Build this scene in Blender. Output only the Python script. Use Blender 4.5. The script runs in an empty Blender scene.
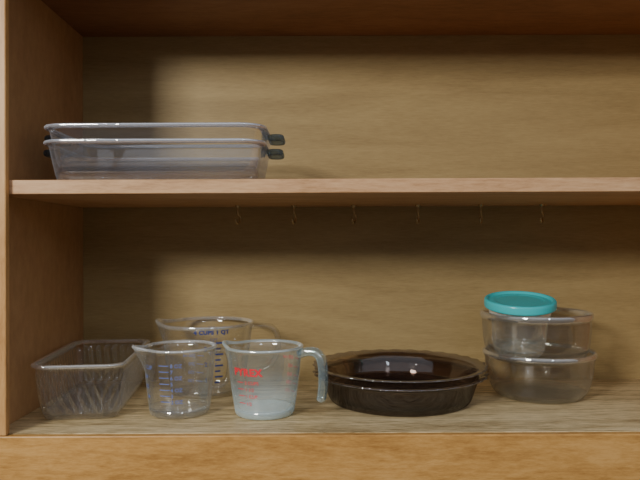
import bpy, math, random, bmesh
from mathutils import Vector, Matrix
random.seed(3)
COL = bpy.context.scene.collection
pi = math.pi

# ---------------------------------------------------------------- materials
def new_mat(name):
    m = bpy.data.materials.new(name); m.use_nodes = True
    nt = m.node_tree; nt.nodes.clear()
    out = nt.nodes.new('ShaderNodeOutputMaterial')
    return m, nt, out

def wood(name, c_dark, c_mid, c_light, stretch, rough=0.5, fine=1.0, contrast=1.0, knots=False, mixf=0.5):
    m, nt, out = new_mat(name)
    N, L = nt.nodes, nt.links
    tc = N.new('ShaderNodeTexCoord')
    mp = N.new('ShaderNodeMapping'); mp.inputs['Scale'].default_value = stretch
    L.new(tc.outputs['Object'], mp.inputs['Vector'])
    n1 = N.new('ShaderNodeTexNoise'); n1.inputs['Scale'].default_value = 1.0
    n1.inputs['Detail'].default_value = 5; n1.inputs['Roughness'].default_value = 0.6
    n1.inputs['Distortion'].default_value = 0.8
    L.new(mp.outputs['Vector'], n1.inputs['Vector'])
    n2 = N.new('ShaderNodeTexNoise'); n2.inputs['Scale'].default_value = 7.0*fine
    n2.inputs['Detail'].default_value = 5; n2.inputs['Roughness'].default_value = 0.75
    L.new(mp.outputs['Vector'], n2.inputs['Vector'])
    mx = N.new('ShaderNodeMix'); mx.data_type = 'FLOAT'; mx.inputs['Factor'].default_value = mixf
    L.new(n1.outputs['Fac'], mx.inputs['A']); L.new(n2.outputs['Fac'], mx.inputs['B'])
    src = mx.outputs['Result']
    cr = N.new('ShaderNodeValToRGB')
    w = 0.15/contrast
    cr.color_ramp.elements[0].position = 0.5-w; cr.color_ramp.elements[0].color = (*c_dark, 1)
    cr.color_ramp.elements[1].position = 0.5+w; cr.color_ramp.elements[1].color = (*c_light, 1)
    e = cr.color_ramp.elements.new(0.5); e.color = (*c_mid, 1)
    L.new(src, cr.inputs['Fac'])
    colout = cr.outputs['Color']
    if knots:
        vo = N.new('ShaderNodeTexVoronoi'); vo.inputs['Scale'].default_value = 4.2
        L.new(tc.outputs['Object'], vo.inputs['Vector'])
        kr = N.new('ShaderNodeValToRGB')
        kr.color_ramp.elements[0].position = 0.02; kr.color_ramp.elements[0].color = (0.45, 0.38, 0.3, 1)
        kr.color_ramp.elements[1].position = 0.06; kr.color_ramp.elements[1].color = (1, 1, 1, 1)
        L.new(vo.outputs['Distance'], kr.inputs['Fac'])
        mm = N.new('ShaderNodeMix'); mm.data_type = 'RGBA'; mm.blend_type = 'MULTIPLY'
        mm.inputs['Factor'].default_value = 0.7
        L.new(colout, mm.inputs['A']); L.new(kr.outputs['Color'], mm.inputs['B'])
        colout = mm.outputs['Result']
    b = N.new('ShaderNodeBsdfPrincipled')
    b.inputs['Roughness'].default_value = rough
    b.inputs['Specular IOR Level'].default_value = 0.3
    L.new(colout, b.inputs['Base Color'])
    bp = N.new('ShaderNodeBump'); bp.inputs['Strength'].default_value = 0.1; bp.inputs['Distance'].default_value = 0.001
    L.new(src, bp.inputs['Height']); L.new(bp.outputs['Normal'], b.inputs['Normal'])
    L.new(b.outputs['BSDF'], out.inputs['Surface'])
    return m

def thin_glass(name, face=(0.95,0.96,0.96), edge=(0.55,0.60,0.60), refl=0.08, grazing=0.8, haze=0.03, haze_edge=0.25, haze_col=(0.75,0.8,0.82), power=3.0, rough=0.02, low_haze=0.0, low_z=0.03, rim_z=None, rim_refl=0.45, rim_highlight=0.25):
    """thin-walled glass: tint deepens and reflection rises toward grazing angles;
    above rim_z, pale diffuse colour and extra gloss paint a bright highlight along the rim"""
    m, nt, out = new_mat(name)
    N, L = nt.nodes, nt.links
    def math_(op, a, b, clamp=True):
        n = N.new('ShaderNodeMath'); n.operation = op; n.use_clamp = clamp
        for i, v in enumerate((a, b)):
            if isinstance(v, (int, float)): n.inputs[i].default_value = v
            else: L.new(v, n.inputs[i])
        return n.outputs[0]
    lw = N.new('ShaderNodeLayerWeight'); lw.inputs['Blend'].default_value = 0.5
    p = math_('POWER', lw.outputs['Facing'], power)
    tc = N.new('ShaderNodeTexCoord')
    sep = N.new('ShaderNodeSeparateXYZ'); L.new(tc.outputs['Object'], sep.inputs[0])
    cm = N.new('ShaderNodeMix'); cm.data_type = 'RGBA'
    cm.inputs['A'].default_value = (*face, 1); cm.inputs['B'].default_value = (*edge, 1)
    L.new(p, cm.inputs['Factor'])
    tr = N.new('ShaderNodeBsdfTransparent'); L.new(cm.outputs['Result'], tr.inputs['Color'])
    gs = N.new('ShaderNodeBsdfGlossy'); gs.inputs['Roughness'].default_value = rough
    gs.inputs['Color'].default_value = (1, 1, 1, 1)
    nz = N.new('ShaderNodeTexNoise'); nz.inputs['Scale'].default_value = 26; nz.inputs['Detail'].default_value = 2
    L.new(tc.outputs['Object'], nz.inputs['Vector'])
    bp = N.new('ShaderNodeBump'); bp.inputs['Strength'].default_value = 0.35; bp.inputs['Distance'].default_value = 0.004
    L.new(nz.outputs['Fac'], bp.inputs['Height']); L.new(bp.outputs['Normal'], gs.inputs['Normal'])
    r = N.new('ShaderNodeMapRange'); r.inputs['To Min'].default_value = refl; r.inputs['To Max'].default_value = grazing
    L.new(p, r.inputs['Value']); rf = r.outputs[0]
    r2 = N.new('ShaderNodeMapRange'); r2.inputs['To Min'].default_value = haze; r2.inputs['To Max'].default_value = haze_edge
    L.new(p, r2.inputs['Value'])
    fac = r2.outputs[0]
    if low_haze:
        z = N.new('ShaderNodeMapRange'); z.inputs['From Min'].default_value = low_z; z.inputs['From Max'].default_value = 0.006
        z.inputs['To Min'].default_value = 0.0; z.inputs['To Max'].default_value = low_haze
        L.new(sep.outputs['Z'], z.inputs['Value'])
        fac = math_('ADD', fac, z.outputs[0])
    if rim_z:  # painted rim highlight: paler and glossier than the wall
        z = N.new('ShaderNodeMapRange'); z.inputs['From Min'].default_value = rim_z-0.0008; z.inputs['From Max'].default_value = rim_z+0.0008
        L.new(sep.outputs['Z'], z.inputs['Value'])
        fac = math_('ADD', fac, math_('MULTIPLY', z.outputs[0], rim_highlight))
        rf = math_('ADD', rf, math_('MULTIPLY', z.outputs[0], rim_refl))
    m2 = N.new('ShaderNodeMixShader')
    L.new(rf, m2.inputs[0]); L.new(tr.outputs[0], m2.inputs[1]); L.new(gs.outputs[0], m2.inputs[2])
    df = N.new('ShaderNodeBsdfDiffuse'); df.inputs['Color'].default_value = (*haze_col, 1)
    m3 = N.new('ShaderNodeMixShader')
    L.new(fac, m3.inputs[0]); L.new(m2.outputs[0], m3.inputs[1]); L.new(df.outputs[0], m3.inputs[2])
    L.new(m3.outputs[0], out.inputs['Surface'])
    return m

def solid_glass(name, tint, refr, haze, haze_col):
    m, nt, out = new_mat(name)
    N, L = nt.nodes, nt.links
    tr = N.new('ShaderNodeBsdfTransparent'); tr.inputs['Color'].default_value = (*tint, 1)
    gl = N.new('ShaderNodeBsdfGlass'); gl.inputs['Color'].default_value = (*tint, 1)
    gl.inputs['Roughness'].default_value = 0.02; gl.inputs['IOR'].default_value = 1.45
    m1 = N.new('ShaderNodeMixShader'); m1.inputs[0].default_value = refr
    L.new(tr.outputs[0], m1.inputs[1]); L.new(gl.outputs[0], m1.inputs[2])
    df = N.new('ShaderNodeBsdfDiffuse'); df.inputs['Color'].default_value = (*haze_col, 1)
    m3 = N.new('ShaderNodeMixShader'); m3.inputs[0].default_value = haze
    L.new(m1.outputs[0], m3.inputs[1]); L.new(df.outputs[0], m3.inputs[2])
    L.new(m3.outputs[0], out.inputs['Surface'])
    return m

def plain(name, col, rough=0.4, metal=0.0, noise=0.08):
    m, nt, out = new_mat(name)
    N, L = nt.nodes, nt.links
    b = N.new('ShaderNodeBsdfPrincipled')
    nz = N.new('ShaderNodeTexNoise'); nz.inputs['Scale'].default_value = 60
    cr = N.new('ShaderNodeValToRGB')
    cr.color_ramp.elements[0].color = (*[c*(1-noise) for c in col], 1)
    cr.color_ramp.elements[1].color = (*[min(1, c*(1+noise)) for c in col], 1)
    L.new(nz.outputs['Fac'], cr.inputs['Fac']); L.new(cr.outputs['Color'], b.inputs['Base Color'])
    b.inputs['Roughness'].default_value = rough; b.inputs['Metallic'].default_value = metal
    L.new(b.outputs[0], out.inputs['Surface'])
    return m

M_back  = wood('plywood_back', (0.285,0.197,0.083), (0.36,0.257,0.112), (0.425,0.31,0.14), (2.5,2.5,22), 0.5, 2.8, 1.0, mixf=0.45)
M_side  = wood('side_wood', (0.38,0.205,0.090), (0.47,0.265,0.122), (0.55,0.325,0.155), (10,6,3), 0.5, 1.8, 0.9, knots=True)
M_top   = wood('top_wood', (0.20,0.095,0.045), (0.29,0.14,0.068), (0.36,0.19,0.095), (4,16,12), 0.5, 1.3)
M_shelf = wood('shelf_wood', (0.42,0.23,0.105), (0.58,0.34,0.175), (0.68,0.43,0.235), (7,60,60), 0.5, 1.0, 1.1)
M_floor = wood('floor_wood', (0.26,0.18,0.08), (0.58,0.45,0.245), (0.80,0.65,0.39), (3,40,50), 0.4, 1.8, 1.7, mixf=0.6)
M_rail  = wood('frame_wood', (0.36,0.175,0.045), (0.51,0.27,0.077), (0.62,0.35,0.115), (6,35,35), 0.4, 1.3, 1.3)
M_stile = wood('stile_wood', (0.40,0.20,0.065), (0.54,0.29,0.105), (0.64,0.37,0.15), (35,35,6), 0.4, 1.2)

G_clear = thin_glass('clear_glass', (0.975,0.98,0.97), (0.40,0.40,0.37), 0.07, 0.8, 0.006, 0.12, (0.85,0.87,0.85), rim_z=0.1045, rim_refl=0.4, rim_highlight=0.15)
G_loaf  = thin_glass('loaf_glass', (0.985,0.985,0.975), (0.50,0.50,0.46), 0.09, 0.9, 0.006, 0.14, (0.9,0.92,0.9), power=2.5, rough=0.01, rim_z=0.0675, rim_refl=0.4, rim_highlight=0.15)
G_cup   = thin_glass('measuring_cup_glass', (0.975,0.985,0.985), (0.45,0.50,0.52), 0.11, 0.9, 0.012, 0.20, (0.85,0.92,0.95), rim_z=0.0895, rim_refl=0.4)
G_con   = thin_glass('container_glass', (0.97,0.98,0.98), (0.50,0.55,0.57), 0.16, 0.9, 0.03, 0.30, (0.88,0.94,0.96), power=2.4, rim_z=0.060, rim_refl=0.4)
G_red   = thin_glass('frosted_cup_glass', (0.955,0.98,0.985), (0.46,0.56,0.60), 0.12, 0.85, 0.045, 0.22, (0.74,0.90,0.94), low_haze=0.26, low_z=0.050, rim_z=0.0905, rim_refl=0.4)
G_hand  = thin_glass('handle_glass', (0.84,0.94,0.97), (0.34,0.54,0.62), 0.22, 0.95, 0.06, 0.24, (0.70,0.92,0.98), power=1.8)
G_chand = thin_glass('clear_handle_glass', (0.98,0.985,0.985), (0.68,0.68,0.65), 0.06, 0.5, 0.004, 0.03, (0.8,0.85,0.88), power=2.8)
G_blue  = thin_glass('baking_glass', (0.965,0.975,0.985), (0.42,0.48,0.58), 0.14, 0.9, 0.015, 0.24, (0.76,0.84,0.98), rough=0.03, rim_z=0.0498, rim_refl=0.5, rim_highlight=0.25)
G_bh    = solid_glass('baking_handle_glass', (0.58,0.68,0.78), 0.55, 0.14, (0.12,0.18,0.27))
G_dark  = thin_glass('smoked_glass', (0.56,0.49,0.46), (0.18,0.15,0.145), 0.07, 0.32, 0.012, 0.05, (0.30,0.26,0.26), power=3.0, rim_z=0.0375, rim_refl=0.2, rim_highlight=0.03)
G_bowl  = thin_glass('bowl_glass', (0.94,0.94,0.92), (0.26,0.26,0.25), 0.08, 0.8, 0.008, 0.09, (0.70,0.74,0.74), power=2.6, rim_z=0.062, rim_refl=0.3, rim_highlight=0.06)
M_teal  = plain('teal_plastic', (0.05,0.58,0.63), 0.2)
M_red   = plain('red_print', (0.90,0.015,0.04), 0.5)
M_blue  = plain('blue_print', (0.13,0.18,0.43), 0.5)
M_navy  = plain('navy_print', (0.03,0.05,0.20), 0.5)
M_brass = plain('brass', (0.50,0.37,0.19), 0.22, 0.45)

# ---------------------------------------------------------------- geometry helpers
def mesh_obj(name, verts, faces, mat, parent=None, smooth=True, label=None):
    me = bpy.data.meshes.new(name)
    me.from_pydata([tuple(v) for v in verts], [], faces); me.validate(); me.update()
    bm = bmesh.new(); bm.from_mesh(me); bmesh.ops.recalc_face_normals(bm, faces=bm.faces); bm.to_mesh(me); bm.free()
    for p in me.polygons: p.use_smooth = smooth
    me.materials.append(mat)
    o = bpy.data.objects.new(name, me); COL.objects.link(o)
    if parent: o.parent = parent
    if label: o['label'] = label
    return o

def empty(name, loc, rotz=0.0):
    e = bpy.data.objects.new(name, None); COL.objects.link(e)
    e.location = loc; e.rotation_euler = (0, 0, rotz); e.empty_display_size = 0.03
    return e

def tag(o, label, cat, group=None):
    o['label'] = label; o['category'] = cat
    if group: o['group'] = group

def box(name, x0, x1, y0, y1, z0, z1, mat, parent=None, bevel=0.0015):
    c = Vector(((x0+x1)/2, (y0+y1)/2, (z0+z1)/2)); hx, hy, hz = (x1-x0)/2, (y1-y0)/2, (z1-z0)/2
    vs = [(sx*hx, sy*hy, sz*hz) for sx in (-1,1) for sy in (-1,1) for sz in (-1,1)]
    fs = [(0,1,3,2),(4,6,7,5),(0,4,5,1),(2,3,7,6),(0,2,6,4),(1,5,7,3)]
    o = mesh_obj(name, vs, fs, mat, parent, smooth=False)
    o.location = c
    if bevel:
        b = o.modifiers.new('bevel', 'BEVEL'); b.width = bevel; b.segments = 2
    return o

def chaikin(pts, it=2):
    for _ in range(it):
        q = [pts[0]]
        for a, b in zip(pts[:-1], pts[1:]):
            q.append(tuple(a[i]*0.75+b[i]*0.25 for i in range(len(a))))
            q.append(tuple(a[i]*0.25+b[i]*0.75 for i in range(len(a))))
        q.append(pts[-1]); pts = q
    return pts

def revolve(name, prof, mat, parent=None, segs=128, mod=None, it=2, label=None, floor=None):
    prof = chaikin(prof, it)
    closed = prof[-1][0] < 1e-6
    body = [p for p in prof if p[0] > 1e-5]
    vs = [(0,0,prof[0][1])]; rings = []
    for k, (r, z) in enumerate(body):
        ring = []
        for s in range(segs):
            th = 2*pi*s/segs
            rr, zz = mod(th, r, z, k/len(body)) if mod else (r, z)
            ring.append(len(vs)); vs.append((rr*math.cos(th), rr*math.sin(th), zz))
        rings.append(ring)
    fs = []
    for s in range(segs):
        t = (s+1) % segs
        fs.append((0, rings[0][t], rings[0][s]))
        for a, b in zip(rings[:-1], rings[1:]):
            fs.append((a[s], a[t], b[t], b[s]))
    if closed:
        vs.append((0,0,prof[-1][1])); last = len(vs)-1
        for s in range(segs): fs.append((last, rings[-1][s], rings[-1][(s+1)%segs]))
    if floor:
        ki = min(range(len(body)//2), key=lambda k: abs(body[k][1]-(floor+0.003))+ (0 if body[k][0] > body[0][0] else 9))
        rw, zw = body[ki]; prev = rings[ki]
        for r, z in ((rw-0.0035, zw-0.0006), (rw-0.0065, floor+0.0008), (rw-0.010, floor), (rw*0.4, floor)):
            ring = []
            for s in range(segs):
                th = 2*pi*s/segs; ring.append(len(vs)); vs.append((r*math.cos(th), r*math.sin(th), z))
            for s in range(segs):
                t = (s+1) % segs; fs.append((prev[s], prev[t], ring[t], ring[s]))
            prev = ring
        vs.append((0,0,floor)); last = len(vs)-1
        for s in range(segs): fs.append((last, prev[s], prev[(s+1)%segs]))
    return mesh_obj(name, vs, fs, mat, parent, True, label)

def rrect(hx, hy, rc, ks=16, kc=10):
    rc = min(rc, hx*0.98, hy*0.98)
    pts = []
    corners = [(hx-rc, -(hy-rc), -pi/2), (hx-rc, hy-rc, 0), (-(hx-rc), hy-rc, pi/2), (-(hx-rc), -(hy-rc), pi)]
    for ci, (cx, cy, a0) in enumerate(corners):
        for k in range(kc):
            a = a0 + (pi/2)*k/(kc-1)
            pts.append((cx+rc*math.cos(a), cy+rc*math.sin(a), math.cos(a), math.sin(a)))
        nx_, ny_, _ = corners[(ci+1) % 4]; an = a0+pi/2
        p0 = (cx+rc*math.cos(an), cy+rc*math.sin(an)); p1 = (nx_+rc*math.cos(an), ny_+rc*math.sin(an))
        for k in range(1, ks):
            t = k/ks
            pts.append((p0[0]*(1-t)+p1[0]*t, p0[1]*(1-t)+p1[1]*t, math.cos(an), math.sin(an)))
    return pts

def loft(name, levels, mat, parent=None, mod=None, it=2, ks=16, kc=10, label=None, cap_end=True, floor=None):
    levels = chaikin(levels, it)
    vs = []; rings = []; n = len(levels)
    def addring(hx, hy, rc, z, i, domod=True):
        ring = []
        pts = rrect(hx, hy, rc, ks, kc)
        arc = 0.0; px, py = pts[0][0], pts[0][1]
        for j, (x, y, nx, ny) in enumerate(pts):
            arc += math.hypot(x-px, y-py); px, py = x, y
            if mod and domod:
                d = mod(arc, z, i/(n-1)); x += nx*d; y += ny*d
            ring.append(len(vs)); vs.append((x, y, z))
        return ring
    for i, (hx, hy, rc, z) in enumerate(levels): rings.append(addring(hx, hy, rc, z, i))
    fs = [tuple(reversed(rings[0]))]
    if cap_end: fs.append(tuple(rings[-1]))
    m = len(rings[0])
    def bridge(a, b):
        for s in range(m):
            t = (s+1) % m; fs.append((a[s], a[t], b[t], b[s]))
    for a, b in zip(rings[:-1], rings[1:]): bridge(a, b)
    if floor:
        ki = min(range(3, n//2), key=lambda k: abs(levels[k][3]-(floor+0.003)))
        hx, hy, rc, zw = levels[ki]; prev = rings[ki]
        for d, z in ((0.0035, zw-0.0006), (0.0065, floor+0.0008), (0.011, floor)):
            r = addring(hx-d, hy-d, max(0.005, rc-d), z, 0, False); bridge(prev, r); prev = r
        fs.append(tuple(prev))
    return mesh_obj(name, vs, fs, mat, parent, True, label)

def catmull(P, n=8):
    P = [Vector(p) for p in P]; Q = [P[0]*2-P[1]] + P + [P[-1]*2-P[-2]]; out = []
    for i in range(1, len(Q)-2):
        for k in range(n):
            t = k/n; a, b, c, d = Q[i-1:i+3]
            out.append(0.5*((2*b)+(c-a)*t+(2*a-5*b+4*c-d)*t*t+(3*b-a-3*c+d)*t**3))
    out.append(P[-1]); return out

def sweep(name, path, hw, ht, mat, parent=None, sec=16, n=8, side=Vector((0,1,0)), endround=True, power=2.6, label=None):
    pts = catmull(path, n); vs = []; rings = []; m = len(pts)
    for i, p in enumerate(pts):
        a = pts[max(0,i-1)]; b = pts[min(m-1,i+1)]
        t = (b-a).normalized(); nrm = t.cross(side).normalized()
        f = 1.0
        if endround and i >= m-3: f = [0.97, 0.88, 0.6][i-(m-3)]
        ring = []
        for s in range(sec):
            an = 2*pi*s/sec; c, d = math.cos(an), math.sin(an)
            c = math.copysign(abs(c)**(2/power), c); d = math.copysign(abs(d)**(2/power), d)
            ring.append(len(vs)); vs.append(p + side*c*hw*f + nrm*d*ht*f)
        rings.append(ring)
    fs = [tuple(reversed(rings[0])), tuple(rings[-1])]
    for a, b in zip(rings[:-1], rings[1:]):
        for s in range(sec):
            t = (s+1) % sec; fs.append((a[s], a[t], b[t], b[s]))
    return mesh_obj(name, vs, fs, mat, parent, True, label)

def text_geo(body, size, bold=0.0, align='LEFT'):
    cu = bpy.data.curves.new('tmp', 'FONT'); cu.body = body; cu.size = size; cu.align_x = align
    cu.offset = bold; cu.resolution_u = 3
    if bold > 0.0004: cu.space_character = 1.12
    o = bpy.data.objects.new('tmp', cu); COL.objects.link(o)
    dg = bpy.context.evaluated_depsgraph_get(); dg.update()
    me = bpy.data.meshes.new_from_object(o.evaluated_get(dg))
    vs = [tuple(v.co) for v in me.vertices]; fs = [tuple(p.vertices) for p in me.polygons]
    bpy.data.objects.remove(o); bpy.data.curves.remove(cu); bpy.data.meshes.remove(me)
    return vs, fs

def bar_geo(x0, x1, y0, y1, n=10):
    vs = []; fs = []
    for i in range(n+1):
        x = x0+(x1-x0)*i/n; vs += [(x, y0, 0), (x, y1, 0)]
    for i in range(n): fs.append((2*i, 2*i+2, 2*i+3, 2*i+1))
    return vs, fs

def print_on(name, items, rfun, mat, parent, label):
    V = []; F = []
    for vs, fs, th0, z0 in items:
        b = len(V)
        for x, y, _ in vs:
            z = z0+y; R = rfun(z)+0.0007; th = th0 + x/R
            V.append((R*math.cos(th), R*math.sin(th), z))
        F += [tuple(i+b for i in f) for f in fs]
    return mesh_obj(name, V, F, mat, parent, False, label)

# ---------------------------------------------------------------- cabinet
XL, XR, D = -0.402, 0.62, 0.300
S0, S1, TOP = 0.2942, 0.3116, 0.585
FY = -0.010
cab = empty('cabinet', (0.1, 0.15, -0.12))
tag(cab, "open wooden kitchen cabinet with one middle shelf and plywood back", "cabinet")
def cpart(o, label=None):
    o.parent = cab; o.matrix_parent_inverse = Matrix.Translation(-Vector(cab.location))
    if label: o['label'] = label
    return o
cpart(box('back_panel', XL-0.018, XR+0.018, D, D+0.008, -0.06, TOP+0.05, M_back, bevel=0), "tan plywood back panel with faint grain")
cpart(box('side_panel', XL-0.018, XL, 0.0, D-0.0005, -0.06, TOP+0.05, M_side, bevel=0), "reddish brown knotty side panel")
cpart(box('side_panel', XR, XR+0.018, 0.0, D-0.0005, -0.06, TOP+0.05, M_side, bevel=0))
cpart(box('bottom_panel', XL+0.0005, XR-0.0005, 0.0, D-0.0005, -0.018, 0.0, M_floor, bevel=0), "streaky light brown cabinet bottom")
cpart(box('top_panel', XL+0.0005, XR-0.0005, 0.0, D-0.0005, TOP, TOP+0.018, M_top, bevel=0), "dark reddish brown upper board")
shelf = cpart(box('shelf', XL+0.001, XR-0.001, 0.0, D-0.001, S0, S1, M_shelf, bevel=0.001), "thin wooden shelf with pale pinkish front edge")
cpart(box('face_frame_stile', -0.47, -0.3815, FY, -0.0003, 0.0, TOP+0.05, M_stile))
cpart(box('face_frame_stile', 0.60, 0.68, FY, -0.0003, 0.0, TOP+0.05, M_stile))
cpart(box('face_frame_rail', -0.47, 0.68, FY, -0.0003, -0.0585, -0.0005, M_rail), "orange brown bottom front rail")
cpart(box('face_frame_rail', -0.381, 0.5995, FY, -0.0003, TOP+0.005, TOP+0.05, M_rail))

hook_mesh = None
for i, px in enumerate((238, 294, 354, 418, 481, 542)):
    x = (px-320)*1.045/640
    if hook_mesh is None:
        P = [(0,0,0.001),(0,0,-0.006),(0,0,-0.012),(0.0045,0,-0.016),(0.0065,0,-0.021),(0.0045,0,-0.0265),(0,0,-0.029),(-0.005,0,-0.0268),(-0.007,0,-0.021)]
        h = sweep('cup_hook', P, 0.0018, 0.0018, M_brass, sec=10, n=6, power=2)
        hook_mesh = h.data
        bm = bmesh.new(); bm.from_mesh(hook_mesh)
        bmesh.ops.create_cone(bm, cap_ends=True, segments=20, radius1=0.0030, radius2=0.0046, depth=0.003, matrix=Matrix.Translation((0,0,-0.0016)))
        bm.to_mesh(hook_mesh); bm.free()
    else:
        h = h.copy(); COL.objects.link(h)
    h.parent = shelf
    h.matrix_parent_inverse = Matrix.Identity(4)
    h.location = Vector((x, 0.258, S0)) - shelf.location
    h.rotation_euler = (0, 0, random.uniform(0.9, 1.3))
    h['label'] = "small brass cup hook screwed under the shelf"

# ---------------------------------------------------------------- measuring cups
def cup_profile(R, Rb, H, t=0.0042):
    return [(0,0.0015),(Rb*0.75,0.0015),(Rb*0.82,0),(Rb*0.93,0),(Rb,0.003),(Rb+0.001,0.008),
            (Rb+(R-Rb)*0.55,H*0.5),(R-0.002,H*0.9),(R-0.0008,H*0.95),(R+0.0010,H-0.003),(R+0.0006,H),(R-t*0.7,H+0.0004),(R-t-0.001,H*0.96)]

def make_cup(loc, R, Rb, H, rot, spout, mat):
    e = empty('measuring_cup', loc, rot)
    def mod(th, r, z, u):
        k = max(0.0, (z/H-0.62)/0.38)
        d = math.atan2(math.sin(th-pi), math.cos(th-pi))
        g = math.exp(-(d/0.24)**2)
        w = k*k*(3-2*k) if k < 1 else 1
        pinch = math.exp(-((abs(d)-0.52)/0.2)**2)
        return r + w*(spout*g - spout*0.12*pinch), z + 0.0035*g*w
    revolve('glass_body', cup_profile(R, Rb, H), mat, e, 144, mod, floor=0.006)
    rf = lambda z: (Rb+0.001+(Rb+(R-Rb)*0.55-Rb-0.001)*min(1,max(0,(z-0.008)/(H*0.5-0.008)))) if z < H*0.5 else Rb+(R-Rb)*0.55+(R-0.002-Rb-(R-Rb)*0.55)*(z-H*0.5)/(H*0.4)
    return e, rf

# red printed cup: open strap handle
R, Rb, H = 0.0525, 0.0400, 0.0935
red, rf = make_cup((-0.0765, 0.090, 0), R, Rb, H, math.radians(-14), 0.008, G_red)
tag(red, "glass measuring cup with red lettering and open hooked handle", "measuring cup")
sweep('handle', [(R-0.0030,0,H-0.011),(R+0.008,0,H-0.0070),(R+0.019,0,H-0.0075),(R+0.0265,0,H-0.0145),(R+0.0295,0,H-0.028),(R+0.0300,0,H-0.044),(R+0.0290,0,H-0.060),(R+0.0265,0,H-0.073)],
      0.0100, 0.0056, G_hand, red, power=3.2, label="thick pale blue glass handle open at the bottom")
A = lambda deg: math.radians(deg+14)
items = []
items.append((*text_geo("PYREX", 0.0132, 0.00045), A(-138), 0.0600))
for k, (t, z) in enumerate((("2 CUPS", 0.0505), ("1 1/2", 0.0415), ("1 CUP", 0.0325), ("1/2", 0.0225))):
    items.append((*text_geo(t, 0.0062, 0.0), A(-118), z-0.002))
    items.append((*bar_geo(0.0, 0.010, 0.0, 0.0008), A(-133), z))
print_on('printed_marking', items, rf, M_red, red, "red printed lettering and measuring lines")
items = []
for k, (t, z) in enumerate((("500 ml", 0.070), ("400", 0.058), ("300", 0.046), ("200", 0.035), ("100", 0.024))):
    items.append((*text_geo(t, 0.0070, 0.0), A(40), z-0.002))
    items.append((*bar_geo(0.0, 0.012, 0.0, 0.0009), A(22), z))
print_on('printed_marking', items, rf, M_red, red, "red printed metric lines")

# small blue printed cup
R, Rb, H = 0.0500, 0.0400, 0.0925
sm, rf = make_cup((-0.194, 0.096, 0), R, Rb, H, math.radians(22), 0.013, G_cup)
tag(sm, "small clear glass measuring cup with blue markings and pouring lip", "measuring cup")
sweep('handle', [(R-0.003,0,H-0.012),(R+0.008,0,H-0.010),(R+0.017,0,H-0.015),(R+0.020,0,H-0.030),(R+0.018,0,H-0.047),(R+0.010,0,H-0.059),(R-0.0045,0,H-0.063)],
      0.0070, 0.0033, G_chand, sm, endround=False)
A = lambda deg: math.radians(deg-22)
items = []
for t, z in (("8 OZ", 0.072), ("7", 0.064), ("6 OZ", 0.056), ("5", 0.048), ("4 OZ", 0.040), ("3", 0.032), ("2 OZ", 0.024)):
    items.append((*text_geo(t, 0.0070, 0.0001), A(-93), z-0.002))
    items.append((*bar_geo(0.0, 0.014, 0.0, 0.0012), A(-112), z))
for t, z in (("1 CUP", 0.068), ("3/4", 0.055), ("1/2", 0.042), ("1/4", 0.028)):
    items.append((*text_geo(t, 0.0078, 0.0001), A(-152), z-0.002))
print_on('printed_marking', items, rf, M_blue, sm, "blue printed measuring lines and numbers")
items = []
for t, z in (("250 ml", 0.070), ("200", 0.058), ("150", 0.046), ("100", 0.034)):
    items.append((*text_geo(t, 0.0066, 0.0), A(75), z-0.002))
    items.append((*bar_geo(0.0, 0.012, 0.0, 0.0009), A(57), z))
print_on('printed_marking', items, rf, M_blue, sm, "blue printed metric lines")

# large blue printed cup behind
R, Rb, H = 0.0720, 0.0560, 0.110
bg, rf = make_cup((-0.178, 0.2215, 0), R, Rb, H, math.radians(-4), 0.010, G_clear)
tag(bg, "large clear glass measuring cup with blue markings behind smaller cups", "measuring cup")
sweep('handle', [(R-0.003,0,H-0.008),(R+0.015,0,H-0.006),(R+0.032,0,H-0.010),(R+0.040,0,H-0.026),(R+0.037,0,H-0.052),(R+0.022,0,H-0.072),(R-0.0072,0,H-0.078)],
      0.0095, 0.0042, G_chand, bg, endround=False)
A = lambda deg: math.radians(deg+4)
items = [(*text_geo("4 CUPS 1 QT", 0.0084, 0.0005), A(-96), 0.0990)]
for t, z in (("3", 0.077), ("2", 0.054), ("1", 0.030)):
    items.append((*text_geo(t, 0.009, 0.0003), A(-84), z-0.003))
for k in range(8):
    z = 0.025+k*0.0085
    items.append((*bar_geo(0.0, 0.012 if k % 2 else 0.008, 0.0, 0.0024), A(-70), z))
print_on('printed_marking', items, rf, M_navy, bg, "dark blue printed measuring lines and numbers")
items = []
for t, z in (("1000 ml", 0.090), ("750", 0.070), ("500", 0.050), ("250", 0.030)):
    items.append((*text_geo(t, 0.009, 0.0), A(85), z-0.003))
print_on('printed_marking', items, rf, M_navy, bg, "dark blue printed metric numbers")

# ---------------------------------------------------------------- loaf dish (slanted ribs)
def rib(arc, z, u):
    if 0.006 < z < 0.064 and u < 0.6:
        w = max(0, min(1, (z-0.006)/0.008, (0.064-z)/0.006))
        return 0.0022*w*(abs(math.sin(pi*(arc/0.0125 - z*38)))*2-1)
    return 0
lo = loft('loaf_dish', [(0.030,0.090,0.01,0.001),(0.046,0.098,0.015,0),(0.049,0.101,0.018,0.004),(0.051,0.103,0.019,0.015),(0.053,0.105,0.02,0.030),(0.055,0.107,0.021,0.045),(0.0565,0.1085,0.022,0.060),
        (0.058,0.111,0.022,0.066),(0.062,0.115,0.024,0.068),(0.0625,0.1155,0.024,0.0715),(0.060,0.113,0.024,0.073),(0.0555,0.108,0.022,0.071),(0.0535,0.1055,0.021,0.066)],
        G_loaf, mod=rib, ks=100, kc=24, cap_end=False, floor=0.006)
lo.location = (-0.3300, 0.158, 0); lo.rotation_euler = (0, 0, math.radians(6)); lo.scale = (1, 1, 1.04)
tag(lo, "rectangular clear glass loaf dish with ribbed sides", "loaf dish")

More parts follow.
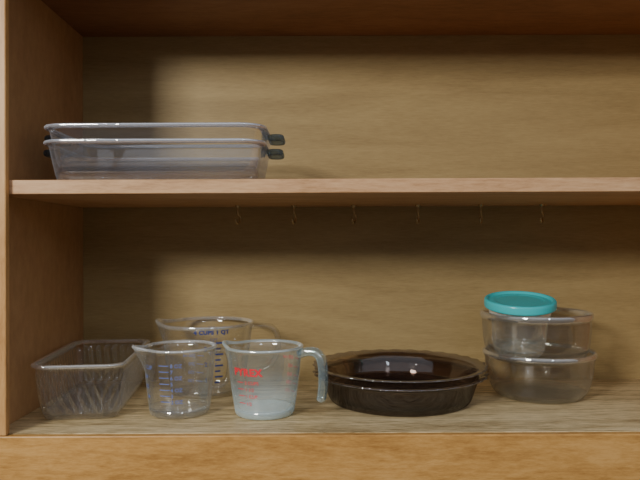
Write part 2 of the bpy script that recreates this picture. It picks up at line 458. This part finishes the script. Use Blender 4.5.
# ---------------------------------------------------------------- smoked pie plates, nested
def flute(th, r, z, u):
    c = math.cos(th*30)
    if r > 0.117 and u < 0.93:
        k = min(1, (r-0.117)/0.010)
        return r + 0.0014*k*c, z + 0.0004*k*c
    return r, z
pie_prof = [(0,0.001),(0.090,0.001),(0.094,0),(0.099,0),(0.1040,0.003),(0.1085,0.016),(0.1130,0.030),(0.1165,0.0375),(0.1255,0.0395),(0.1280,0.0410),(0.1265,0.0425),
            (0.1170,0.0415),(0.1125,0.0380)]
p1 = revolve('pie_plate', pie_prof, G_dark, segs=330, mod=flute, floor=0.005)
p1.location = (0.1170, 0.166, 0)
p2 = p1.copy(); COL.objects.link(p2); p2.location = (0.1168, 0.1665, 0.0110); p2.rotation_euler = (0,0,math.radians(2))
for p, l in ((p1, "dark smoked glass pie plate with fluted rim, beneath another"), (p2, "dark smoked glass pie plate with fluted rim, stacked on another")):
    tag(p, l, "pie plate", "stacked smoked glass pie plates")

# ---------------------------------------------------------------- bowls + lidded container
sx, sy = 0.3325, 0.190
bowl1 = revolve('glass_bowl', [(0,0.001),(0.050,0.001),(0.053,0),(0.059,0),(0.0645,0.003),(0.0710,0.012),(0.0765,0.030),(0.0792,0.048),(0.0798,0.059),(0.0822,0.0605),(0.0832,0.065),
        (0.0815,0.0695),(0.0780,0.069),(0.0772,0.063)], G_bowl, floor=0.006)
bowl1.location = (sx, sy, 0)
tag(bowl1, "round clear glass bowl at the base of a stack", "bowl", "stacked round glass bowls")
bowl2 = revolve('glass_bowl', [(0,0.001),(0.056,0.001),(0.058,0),(0.063,0),(0.068,0.003),(0.0725,0.010),(0.0765,0.020),(0.0785,0.038),(0.0793,0.060),(0.0815,0.0625),(0.0825,0.0680),
        (0.0808,0.0725),(0.0772,0.0715),(0.0762,0.066)], G_bowl, floor=0.006)
bowl2.location = (sx-0.0045, sy-0.001, 0.0555)
tag(bowl2, "round straight-sided clear glass bowl nested in another bowl", "bowl", "stacked round glass bowls")

con = empty('food_container', (sx-0.034, sy-0.012, 0.0675)); con.rotation_euler = (math.radians(9), math.radians(-1.0), 0)
tag(con, "small round glass container with teal plastic lid, tilted inside bowl", "food container")
Hc = 0.0115
revolve('glass_body', [(0,0.001),(0.028,0.001),(0.030,0),(0.033,0),(0.036,0.003),(0.0385,0.015),(0.0400,0.040),(0.0410,0.046+Hc),(0.0445,0.048+Hc),(0.0450,0.062+Hc),(0.0435,0.0635+Hc),
        (0.0415,0.063+Hc),(0.0410,0.058+Hc)], G_con, con, floor=0.006)
revolve('lid', [(0,0.0640),(0.0470,0.0640),(0.0482,0.060),(0.0485,0.058),(0.0510,0.058),(0.0520,0.060),(0.0520,0.067),(0.0512,0.0700),(0.0490,0.0712),(0.0465,0.0705),
        (0.0450,0.0678),(0.0430,0.0672),(0.0425,0.0678),(0.036,0.0680),(0.0352,0.0672),(0,0.0672)], M_teal, con, label="round teal plastic lid").location = (0,0,Hc)

# ---------------------------------------------------------------- baking dishes on the shelf
dx = -0.0045
dish_levels = [(0.110,0.055,0.02,0.001),(0.132+dx,0.074,0.024,0),(0.136+dx,0.078,0.026,0.003),(0.140+dx,0.082,0.028,0.022),(0.1440+dx,0.0860,0.030,0.044),
        (0.145+dx,0.087,0.031,0.049),(0.1495+dx,0.0915,0.033,0.0500),(0.1507+dx,0.0927,0.033,0.0525),(0.1492+dx,0.0912,0.033,0.0548),(0.1430+dx,0.0850,0.031,0.0540),
        (0.1405+dx,0.0825,0.029,0.050)]
def bake(loc, rot):
    e = empty('baking_dish', loc, rot)
    loft('glass_body', dish_levels, G_blue, e, ks=14, kc=14, cap_end=False, floor=0.0055)
    for s in (-1, 1):
        h = loft('handle', [(0.006,0.018,0.003,0.0410),(0.0095,0.025,0.009,0.0410),(0.0115,0.028,0.011,0.0435),(0.0115,0.028,0.011,0.0475),(0.0095,0.025,0.009,0.0500),(0.006,0.018,0.003,0.0500)],
                 G_bh, e, ks=8, kc=10, label="dark blue-tinted glass end grip")
        h.location = (s*0.1540, 0, 0.001)
    return e
b1 = bake((-0.2160, 0.116, S1), math.radians(0.5))
b2 = bake((-0.2145, 0.115, S1+0.0200), 0)
for b, l in ((b1, "rectangular clear glass baking dish with end grips, on the shelf"), (b2, "rectangular clear glass baking dish with end grips, stacked in another")):
    tag(b, l, "baking dish", "stacked glass baking dishes")

# ---------------------------------------------------------------- light
w = bpy.data.worlds.new('room'); bpy.context.scene.world = w; w.use_nodes = True
nt = w.node_tree; bgk = nt.nodes['Background']; bgk.inputs['Strength'].default_value = 1.0
tc = nt.nodes.new('ShaderNodeTexCoord'); sp = nt.nodes.new('ShaderNodeSeparateXYZ'); nt.links.new(tc.outputs['Generated'], sp.inputs[0])
mr = nt.nodes.new('ShaderNodeMapRange'); mr.inputs['From Min'].default_value = -1; mr.inputs['From Max'].default_value = 1
nt.links.new(sp.outputs['Z'], mr.inputs['Value'])
cr = nt.nodes.new('ShaderNodeValToRGB'); nt.links.new(mr.outputs[0], cr.inputs['Fac'])
cr.color_ramp.elements[0].position = 0.3; cr.color_ramp.elements[0].color = (0.11, 0.09, 0.08, 1)
cr.color_ramp.elements[1].position = 0.75; cr.color_ramp.elements[1].color = (0.58, 0.60, 0.66, 1)
e = cr.color_ramp.elements.new(0.5); e.color = (0.16, 0.155, 0.16, 1)
nt.links.new(cr.outputs['Color'], bgk.inputs['Color'])
def area(name, loc, target, size, power, col):
    l = bpy.data.lights.new(name, 'AREA'); l.shape = 'RECTANGLE'; l.size, l.size_y = size; l.energy = power; l.color = col
    o = bpy.data.objects.new(name, l); COL.objects.link(o); o.location = loc
    o.rotation_euler = (Vector(target)-Vector(loc)).to_track_quat('-Z', 'Y').to_euler()
    return o
area('ceiling_light', (-1.15, -1.8, 0.92), (0.1, 0.2, 0.25), (0.45, 0.32), 40, (1.0, 0.96, 0.87))
area('glass_highlight_fill', (0.7, -2.4, 1.1), (0.1, 0.2, 0.25), (0.22, 0.5), 3.5, (0.80, 0.90, 1.0))  # added bluish light behind the camera, puts highlights on the glass

# ---------------------------------------------------------------- camera
cam = bpy.data.cameras.new('camera'); cam.lens = 36; cam.sensor_width = 36; cam.clip_start = 0.01
co = bpy.data.objects.new('camera', cam); COL.objects.link(co)
co.matrix_world = Matrix.Translation((0, -0.787, 0.2316)) @ Matrix.Rotation(math.radians(90.33), 4, 'X') @ Matrix.Rotation(math.radians(-0.25), 4, 'Z')
bpy.context.scene.camera = co
